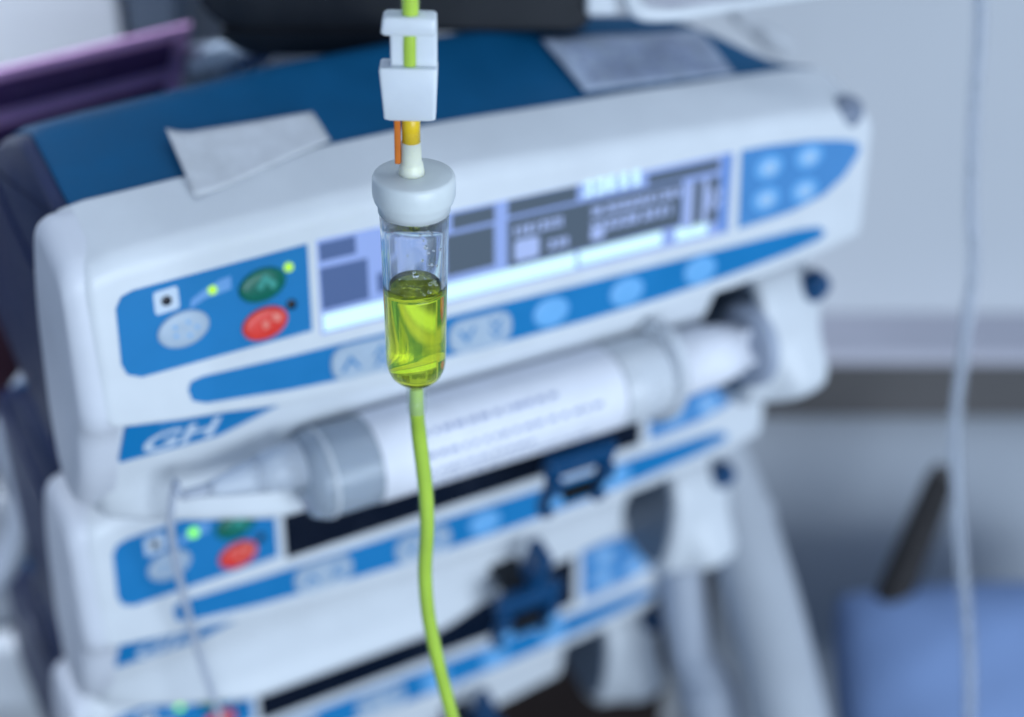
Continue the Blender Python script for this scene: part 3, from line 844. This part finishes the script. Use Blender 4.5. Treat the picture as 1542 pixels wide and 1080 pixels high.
# ------------------------------------------------------------------ the big syringe in the top pump
def syringe():
    Rb = 15.2; AY, AZ = -14, -55.8
    m = stack_matrix(0) @ Matrix.Translation((0, AY*S, AZ*S))
    t = thing('syringe', m, 'large syringe with white paper label lying in the top pump', 'syringe')
    # clear barrel with shoulder and nozzle
    lathe('barrel', [(3, 55), (8, 56), (Rb-1.5, 58.5), (Rb, 62), (Rb, 202), (Rb-1.3, 202), (Rb-1.3, 63), (Rb-2.6, 60), (8, 58.2), (3, 57.5)], M['barrel'], t, n=56, axis='x', closed=True)
    lathe('luer_nozzle', [(1.0, 41.5), (6.2, 41.5), (7.2, 47), (8.2, 55.5), (1.0, 56)], M['luer'], t, n=32, axis='x', off=(0, 0, 9))
    lathe('luer_connector', [(.8, 22), (1.8, 22.2), (3.4, 29), (5.0, 36), (6.0, 41), (.8, 41.4)], M['luer'], t, n=32, axis='x', off=(0, 0, 9))
    lathe('contents', [(0, 59.5), (Rb-3.0, 61), (Rb-1.6, 64), (Rb-1.6, 150), (0, 150)], mat('syringe_contents', (0.46, 0.54, 0.68), .05, trans=.4, ior=1.33, var=0.1), t, n=48, axis='x')
    for x in (63.2,):
        lathe('barrel_ridge', [(Rb, x), (Rb+.5, x+.2), (Rb+.5, x+1.4), (Rb, x+1.6)], M['barrel_w'], t, n=56, axis='x', closed=True)
    # paper label wrapped round, not quite closing
    V = []; F = []; n = 46
    for r in (Rb+.15, Rb+.4):
        for x in (81, 178):
            for k in range(n+1):
                a = math.radians(-60+300*k/n)
                V.append((x, -r*math.cos(a-math.radians(60)), r*math.sin(a-math.radians(60))))
    q = n+1
    for k in range(n):
        F.append((k, k+1, q+k+1, q+k)); F.append((2*q+k, 3*q+k, 3*q+k+1, 2*q+k+1))
        F.append((k, 2*q+k, 2*q+k+1, k+1)); F.append((q+k, q+k+1, 3*q+k+1, 3*q+k))
    F += [(0, q, 3*q, 2*q), (n, 2*q+n, 3*q+n, q+n)]
    lb = raw('paper_label', V, F, M['label_white'], t); sharp(lb, 50)
    def onlab(x, ang, h):
        r = Rb+.4+h; a = math.radians(ang)
        return (x, -r*math.cos(a), r*math.sin(a))
    for ang, x0, x1, hh in ((62, 96, 150, 7), (34, 96, 168, 6), (10, 96, 140, 5), (-8, 98, 160, 5)):
        x = x0
        while x < x1:
            ww = random.uniform(1.6, 4.2)
            plate('print_mark', [(x, ang), (x+ww, ang), (x+ww, ang+hh), (x, ang+hh*.9)], 0, .12, M['label_ink'], lb, onlab)
            x += ww+random.uniform(.8, 2.2)
    lathe('milky_collar', [(Rb+.05, 178.6), (Rb+.35, 179), (Rb+.35, 198.6), (Rb+.05, 199)], M['barrel_w'], t, n=56, axis='x', closed=True)
    # flange, plunger
    fl = []
    for x in (199, 199.6, 203.2, 204):
        f = .95 if x in (199, 204) else 1
        fl.append([(x, f*17.5*math.cos(a), f*(21.5*math.sin(a))) for a in [2*math.pi*i/44 for i in range(44)]])
    sharp(loft('finger_flange', fl, M['barrel_w'], t), 50)
    lathe('rubber_stopper', [(0, 150), (Rb-1.9, 153), (Rb-1.7, 160), (Rb-3, 162), (Rb-1.7, 165), (Rb-2, 170), (0, 170)], M['label_white'], t, n=44, axis='x')
    pr = box('plunger_rod', (170, -1.3, -9.0), (243, 1.3, 9.0), M['label_white'], t, .5)
    box('plunger_rib', (170, -9.0, -1.3), (243, -1.31, 1.3), M['label_white'], pr, .5)
    box('plunger_rib', (170, 1.31, -1.3), (243, 9.0, 1.3), M['label_white'], pr, .5)
    lathe('plunger_sleeve', [(10.4, 206), (12.6, 206), (11.6, 228), (10.2, 238), (9.0, 238)], M['label_white'], pr, n=40, axis='x', closed=True)
    lathe('thumb_rest', [(0, 243), (15.6, 243), (16.6, 244), (16.6, 247), (15.6, 248), (0, 248)], M['lilac'], t, n=44, axis='x')
    # fine graduation strokes on the bare end
    for k in range(5):
        plate('graduation', [(181+k*3.6, 18), (181.5+k*3.6, 18), (181.5+k*3.6, 18+(34 if k % 2 == 0 else 20)), (181+k*3.6, 18+(34 if k % 2 == 0 else 20))], -.35, -.2, M['label_ink'], t, onlab)
syringe()
# thin line leaving the syringe nozzle
tip = stack_matrix(0) @ Vector((22*S, -14*S, -46.8*S))
pts = [tip+AX*0.004, tip-AX*0.006-AD*0.001, sight(264, 728, 466), sight(257, 790, 476), sight(268, 860, 494), sight(285, 930, 512), sight(305, 1000, 532), sight(332, 1085, 552), sight(350, 1180, 570)]
c = thing('extension_line', Matrix.Translation(pts[0]), 'thin clear line hanging from the syringe nozzle across the pumps at left', 'tube')
iv = c.matrix_world.translation
tube('line', [p-iv for p in pts], 1.25, M['line'], c, n=14)
tube('line_connector', [pts[0]-iv, pts[1]-iv], [2.2, 1.7], M['line'], c, n=14, m=4)
# clear tube hanging at the right
pts = [sight(1466, -120, 560), sight(1476, 20, 566), sight(1468, 150, 575), sight(1463, 300, 585), sight(1466, 400, 590), sight(1452, 520, 600), sight(1440, 640, 610), sight(1443, 760, 620), sight(1452, 880, 630), sight(1460, 1000, 640), sight(1458, 1150, 650)]
c = thing('hanging_tube', Matrix.Translation(pts[0]), 'pale clear tube hanging down the right side of the picture', 'tube')
iv = c.matrix_world.translation
tube('tube_wall', [p-iv for p in pts], 2.6, mat('pale_pvc_tube', (0.86, 0.90, 0.97), 0.15, trans=0.8, ior=1.2, var=0.04), c, n=18)
tube('tube_bore', [p-iv for p in pts], 1.0, mat('pale_tube_core', (0.70, 0.75, 0.84), 0.3, trans=.3, var=0.04), c, n=12)

# ================================================================== the drip set in focus
DRIP = sight(623, 262, 352)
drip = thing('drip_set', Matrix.Translation(DRIP) @ Matrix.Rotation(math.radians(1.4), 4, 'Y'), 'infusion drip chamber half full of yellow green fluid with white cap and green tubing', 'drip chamber')
dinv = drip.matrix_world.inverted()
# cap
lathe('cap', [(0, -.1), (2.5, 0), (9.0, 0), (9.55, -.25), (9.85, -.9), (9.95, -3), (9.9, -5.2), (9.5, -6.6), (8.75, -7.8), (8.7, -9.4), (7.3, -9.4), (7.2, -8.6), (0, -8.6)], M['ivory'], drip, n=96)
# chamber: thin-walled clear cylinder with a rounded bottom and outlet
def chamber_profile():
    outer = [(8.45, -8.8), (8.42, -10), (8.30, -14), (8.05, -26), (7.80, -40), (7.62, -50), (7.55, -52.4), (7.25, -54.4), (6.5, -56.2), (5.3, -57.6), (4.1, -58.6), (3.15, -59.3), (2.6, -60.0)]
    inner = [(1.9, -60.0), (2.1, -58.6), (3.2, -57.3), (4.3, -56.1), (5.2, -54.8), (5.85, -53.4), (6.15, -51.8), (6.28, -50), (6.45, -40), (6.72, -26), (7.0, -14), (7.1, -8.8)]
    return outer, inner
outer, inner = chamber_profile()
lathe('chamber', outer+inner, M['clear'], drip, n=128, closed=True)
# liquid, reaching a little way into the wall so that the two media meet
LEV = -30.4
liq = [(0, LEV-.02), (4.2, LEV), (5.7, LEV+.05), (6.3, LEV+.3), (6.62, LEV+.8), (6.70, LEV+.85), (6.68, -32), (6.51, -40), (6.34, -50), (6.21, -51.8), (5.92, -53.5), (5.28, -54.9), (4.38, -56.2), (3.26, -57.4), (2.15, -58.7), (1.96, -59.9), (0, -59.9)]
lq = lathe('liquid', liq, M['liquid'], drip, n=128)
lathe('outlet_sleeve', [(2.9, -59.6), (2.85, -61), (2.75, -68), (2.4, -68.2), (2.4, -61), (2.5, -59.7)], mat('pale_outlet', (0.72, 0.84, 0.84), .15, alpha=.12, var=0), drip, n=40, closed=True)
# foam bubbles on the surface and droplets on the wall
def ball(name, c, r, material, parent, sx=1, n=12):
    V = []; F = []
    for i in range(1, n):
        for k in range(2*n):
            a = math.pi*i/n; b = math.pi*k/n
            V.append((c[0]+r*math.sin(a)*math.cos(b)*sx, c[1]+r*math.sin(a)*math.sin(b)*sx, c[2]+r*math.cos(a)))
    m = 2*n
    for i in range(n-2):
        for k in range(m): F.append((i*m+k, i*m+(k+1) % m, (i+1)*m+(k+1) % m, (i+1)*m+k))
    t0 = len(V); V += [(c[0], c[1], c[2]+r), (c[0], c[1], c[2]-r)]
    for k in range(m):
        F.append((t0, (k+1) % m, k)); F.append((t0+1, (n-2)*m+k, (n-2)*m+(k+1) % m))
    return raw(name, V, F, material, parent)
for x, y, r in ((-1.2, -.6, .55), (-.1, -.9, .75), (1.0, -1.0, .5), (-3.0, -.8, .45), (4.6, .2, .6), (5.2, 1.6, .45), (3.4, 4.4, .6), (-2.2, 1.2, .3), (1.6, -2.6, .3), (4.0, -2.4, .35)):
    ball('bubble', (x, y, LEV+r*.35), r, M['drop'], drip)
random.seed(21)
for ang, z, r in ((-62, -11.5, .45), (-65, -16.0, .5), (-72, -19.5, .32), (-85, -23.5, .75), (-88, -22.6, .4), (-55, -26.5, .45), (-50, -26.2, .35), (-45, -26.0, .4), (-58, -21, .25), (-70, -14, .25), (-40, -22, .3), (60, -24, .5), (70, -20, .4), (-68, -29, .4), (-100, -18, .22), (50, -27, .5), (-30, -18, .35), (-76, -12.5, .3), (-52, -12.8, .35), (-48, -17.5, .28), (-66, -24.5, .3), (-57, -28.6, .5), (-40, -27.2, .4), (-118, -25, .25), (-124, -15, .2)):
    a = math.radians(ang); rr = 7.0-(abs(z)-14)*.022-r*.35
    ball('droplet', (rr*math.cos(a), rr*math.sin(a), z), r, M['drop'], drip)
# drop former under the cap
lathe('drop_nozzle', [(1.3, -8.6), (1.3, -11.4), (1.1, -12.2), (.6, -12.2), (0, -12.0)], M['tube'], drip, n=32)
lathe('hanging_drop', [(0, -12.05), (.8, -12.2), (.95, -12.9), (.5, -13.7), (0, -14.1)], mat('dark_green_drop', (0.05, 0.14, 0.02), .05, var=0), drip, n=24)
M['wallpvc'] = mat('thin_pvc_wall', (0.70, 0.82, 0.45), 0.12, alpha=.10, var=0, spec=.6)
# spike stem above the cap
lathe('spike_stem', [(3.1, .02), (3.05, .8), (2.85, 2.0), (2.7, 3.0), (2.45, 3.2), (2.3, 8.2), (0, 8.3)], M['stem'], drip, n=48, off=(-.5, .2, 0))
lathe('filled_stem', [(0, 8.2), (2.15, 8.2), (2.15, 17), (0, 17)], M['stem_y'], drip, n=40, off=(-.5, .2, 0))
box('orange_strip', (-4.4, -.6, 2.6), (-2.9, 1.0, 16), M['orange'], drip, .35)
# roller clamp body: upper plate, spine, tapering lower block
ZA, ZB, ZC, ZD = 14.6, 27.3, 35.0, 39.0
def ring(pts, z, r): return [(x, y, z) for x, y in arc_round(pts, r, 4)]
def rect(x0, x1, y0, y1): return [(x0, y0), (x1, y0), (x1, y1), (x0, y1)]
cl = loft('clamp_body', [ring(rect(-6.0, 4.9, -2.6, 2.8), ZA+.0, 1.4), ring(rect(-6.5, 5.3, -3.1, 3.2), ZA+.5, .8), ring(rect(-7.4, 5.75, -3.2, 3.4), ZB-.6, .8), ring(rect(-7.2, 5.6, -2.9, 3.1), ZB, .7)], M['clampw'], drip)
sharp(cl, 45)
sp = loft('clamp_spine', [ring(rect(-4.9, 5.6, -1.2, 3.35), ZB-1, .7), ring(rect(-4.9, 5.6, -1.2, 3.35), ZC+1, .7)], M['clampw'], cl); sharp(sp, 45)
up = loft('clamp_top', [ring(rect(-6.4, 5.3, -2.8, 3.0), ZC, 1.2), ring(rect(-6.8, 5.6, -3.1, 3.3), ZC+.5, .9), ring(rect(-6.4, 5.5, -3.0, 3.2), ZD-.5, .9), ring(rect(-5.9, 5.1, -2.6, 2.8), ZD, .9)], M['clampw'], cl); sharp(up, 45)
# tubing through the clamp and up out of the picture
up_pts = [Vector((-.5, .2, 16.5)), Vector((-.5, .1, 24)), Vector((-.5, 0, 32)), Vector((-.3, .2, 40)), Vector((-.2, .2, 60)), Vector((.4, .4, 90)), Vector((1, .8, 140))]
ut = tube('upper_tube', [p*S for p in up_pts], 1.85, M['tube'], drip, n=28)
tube('tube_wall', [p*S for p in up_pts], 2.2, M['wallpvc'], ut, n=28)
# delivery tube below
def loc(px, py, depth): return dinv @ sight(px, py, depth)
lo_pts = [Vector((0, 0, -60.1))*S, Vector((0, 0, -64.5))*S, Vector((0, 0, -68))*S, loc(631, 655, 397), loc(641, 740, 405), loc(643, 800, 410), loc(640, 860, 416), loc(645, 925, 422), loc(658, 990, 428), loc(672, 1045, 433), loc(690, 1115, 440), loc(712, 1200, 448)]
dt = tube('delivery_tube', lo_pts, [1.8, 1.8, 1.9, 1.95, 1.95, 1.95, 1.95, 1.92, 1.9, 1.9, 1.9, 1.9], M['tube'], drip, n=32, m=10)
tube('tube_wall', lo_pts[1:], [2.0, 2.2, 2.35, 2.4, 2.4, 2.4, 2.35, 2.3, 2.3, 2.3, 2.3], M['wallpvc'], dt, n=32, m=10)
